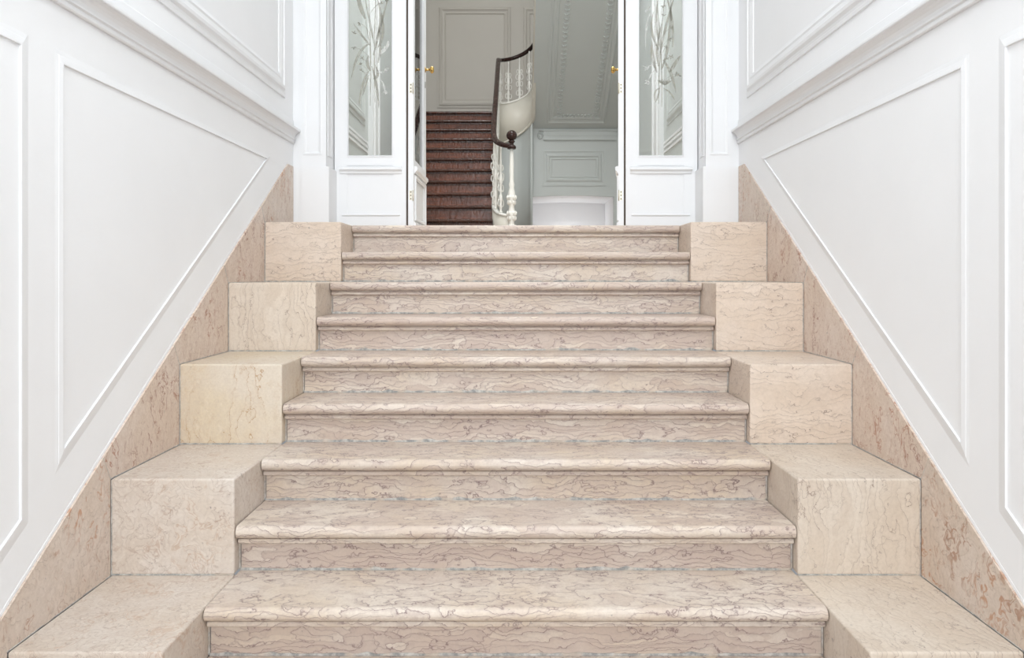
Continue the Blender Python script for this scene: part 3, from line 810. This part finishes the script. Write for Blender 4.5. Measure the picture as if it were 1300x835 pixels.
def rail_z(x, y, i0, i1):
    best = None
    for i in range(i0, i1):
        a, b = Vector(rp[i]), Vector(rp[i + 1]); ab = Vector((b.x - a.x, b.y - a.y)); L2 = ab.length_squared
        t = max(0, min(1, (Vector((x - a.x, y - a.y)).dot(ab)) / L2)) if L2 > 0 else 0
        p = a.lerp(b, t); dd = (p.x - x) ** 2 + (p.y - y) ** 2
        if best is None or dd < best[0]: best = (dd, p.z)
    return best[1]
bc = 0
for f in (2.2, 4.0, 5.4):                                     # curl
    x, y, tz, bz = at_path(path, f); baluster(x, y, tz + .014, rail_z(x, y, 0, 8) - .02, .6, .8)
for i in range(9):
    y = 9.08 + i * .25; tz = s_top0 + sl1 * (y - 9.0); baluster(-.25, y, tz + .014, rail_z(-.25, y, 6, 20) - .02, 0, 1)
arc0 = 7 + 12 - 1
for f in (2.6, 6.4, 10.2, 14.0, 17.4):
    x, y, tz, bz = at_path(path, arc0 + f); dd = Vector((y - CY, -x)).normalized(); baluster(x, y, tz + .014, rail_z(x, y, 19, 38) - .02, dd.x, dd.y)
# newel
nxp, nyp = -.045, 8.30
NP = MB(); zb = HF; zt = EYE + 1.345
npr = [(.062, .0), (.062, .17), (.050, .18), (.046, .22), (.034, .25), (.052, .29), (.056, .34), (.040, .38), (.034, .41), (.046, .44), (.052, .50), (.044, .56), (.032, .60), (.040, .63), (.030, .66), (.028, .70), (.030, .80), (.026, .90), (.022, 1.0)]
H_ = zt - zb
npr = [(r * .78, h * H_) for r, h in npr]
NP.lathe(npr, (nxp, nyp, zb), 16)
for c, r in ((.34, .042), (.50, .040), (.45, .034), (.29, .038), (.20, .042)):
    for k in range(6):
        a = k * PI / 3; NP.ico((nxp + math.cos(a) * r, nyp + math.sin(a) * r, zb + c * H_), .016, (1, 1, 1.9), None, 1)
nw = NP.build('newel_post', M['iron'], ST); nw['label'] = 'white cast iron newel post'
q = MB(); q.lathe([(.045, 0), (.048, .02), (.040, .035), (.022, .045), (.020, .06), (.034, .075), (.034, .085), (.020, .095), (.018, .105)], (nxp, nyp, EYE + 1.335), 20)
q.ico((nxp, nyp, EYE + 1.478), .056, (1, 1, 1), None, 3)
bn = q.build('ball_finial', M['rail'], nw); bn['label'] = 'dark wooden ball finial'
# first curtail step beneath the newel
q = MB(); q.zprism([(XR, 8.95), (XR, 8.46), (-.20, 8.30), (-.12, 8.20), (-.03, 8.19), (.035, 8.25), (.04, 8.34), (-.02, 8.42), (-.06, 8.55), (-.12, 8.75)], HF + .001, HF + .15)
q.build('curtail_step', M['wood'], ST)

# panelled soffit of the upper flight
sz0 = kz(163.5); SS = .72
def fs(a, b, h): return (a, NW - b, sz0 + SS * b - h * .8)          # b: run towards the viewer
q = MB(); run = 3.0
v = [fs(.245, 0, 0), fs(HX, 0, 0), fs(HX, run, 0), fs(.245, run, 0)]
w_ = [(x, y, z + .18) for x, y, z in v]
vv = [q.bm.verts.new(c) for c in v + w_]
for qd in ((0, 1, 2, 3), (4, 5, 6, 7), (0, 1, 5, 4), (1, 2, 6, 5), (2, 3, 7, 6), (3, 0, 4, 7)): q.face([vv[i] for i in qd])
sf = q.build('soffit', M['hall'], ST)
sp_ = [(0, 0), (0, .010), (.02, .012), (.035, .028), (.05, .032), (.06, .016), (.085, .012), (.10, .022), (.12, .018), (.13, 0)]
q = MB(); q.loop([(.42, .07), (1.32, .07), (1.36, 2.8), (.42, 2.8)], sp_, fs); q.build('soffit_panel', M['hall'], sf)
q = MB()
def leafline(p0, p1, n_):
    for i in range(n_):
        t = i / (n_ - 1); a = p0[0] + (p1[0] - p0[0]) * t; b_ = p0[1] + (p1[1] - p0[1]) * t
        d = Vector((p1[0] - p0[0], p1[1] - p0[1])).normalized()
        for sg in (-1, 1):
            c = fs(a - sg * d.y * .022, b_ + sg * d.x * .022, .004)
            an = math.atan2(d.y, d.x) + sg * .6
            q.ico(c, .030, (1, .42, .45), Matrix.Rotation(math.atan(SS), 4, 'X').inverted() @ Matrix.Rotation(-an, 4, 'Z'), 1)
        q.ico(fs(a, b_, .006), .016, (1, 1, .7), None, 1)
leafline((.62, .20), (.66, 2.7), 46); leafline((1.14, .20), (1.20, 2.7), 46); leafline((.68, .20), (1.10, .20), 9)
q.build('garland', M['hall'], sf)

# ------------------------------------------------------------------ lights
def area(name, loc, rot, sx, sy, power, colr=(1, 1, 1), spread=None):
    l = bpy.data.lights.new(name, 'AREA'); l.shape = 'RECTANGLE'; l.size = sx; l.size_y = sy; l.energy = power; l.color = colr
    if spread: l.spread = spread
    o = bpy.data.objects.new(name, l); col.objects.link(o); o.location = loc; o.rotation_euler = rot; return o
area('entrance_daylight', (0, -8.0, 3.2), (math.radians(88), 0, 0), 6.0, 6.0, 680, (.93, .97, 1))
area('entrance_ceiling_lamp', (0, 1.6, CEIL - .05), (math.radians(20), 0, 0), 1.8, 3.4, 150, (.93, .975, 1))
area('hall_ceiling_lamp', (0, 6.8, 6.9), (0, 0, 0), 1.6, 2.0, 165, (.98, .99, .985))
area('stair_fill_light', (-.5, 10.4, 6.9), (0, 0, 0), 1.5, 2.5, 6, (1, .97, .92))  # weak warm fill added over the stairs, below a closed ceiling
l = bpy.data.lights.new('niche_lamp', 'POINT'); l.energy = 5.5; l.shadow_soft_size = .06; l.color = (.93, .965, 1)
o = bpy.data.objects.new('niche_lamp', l); col.objects.link(o); o.location = (.83, 12.42, HF + .12)

wd = bpy.data.worlds.new('daylight'); scene.world = wd; wd.use_nodes = True
bg = wd.node_tree.nodes['Background']; bg.inputs[0].default_value = (.85, .92, 1, 1); bg.inputs[1].default_value = 0.4

# ------------------------------------------------------------------ camera
cam = bpy.data.cameras.new('camera'); co = bpy.data.objects.new('camera', cam); col.objects.link(co)
co.location = (0, 0, EYE); co.rotation_euler = (PI / 2, 0, 0)
cam.sensor_width = 36; cam.lens = 36 * 1000 / 1300
cam.shift_x = -5 / 1300; cam.shift_y = -67.5 / 1300
cam.clip_start = .05; cam.clip_end = 100
scene.camera = co
scene.view_settings.view_transform = 'Standard'; scene.view_settings.look = 'None'
scene.view_settings.gamma = 1; scene.view_settings.use_curve_mapping = False
scene.view_settings.exposure = 0.21
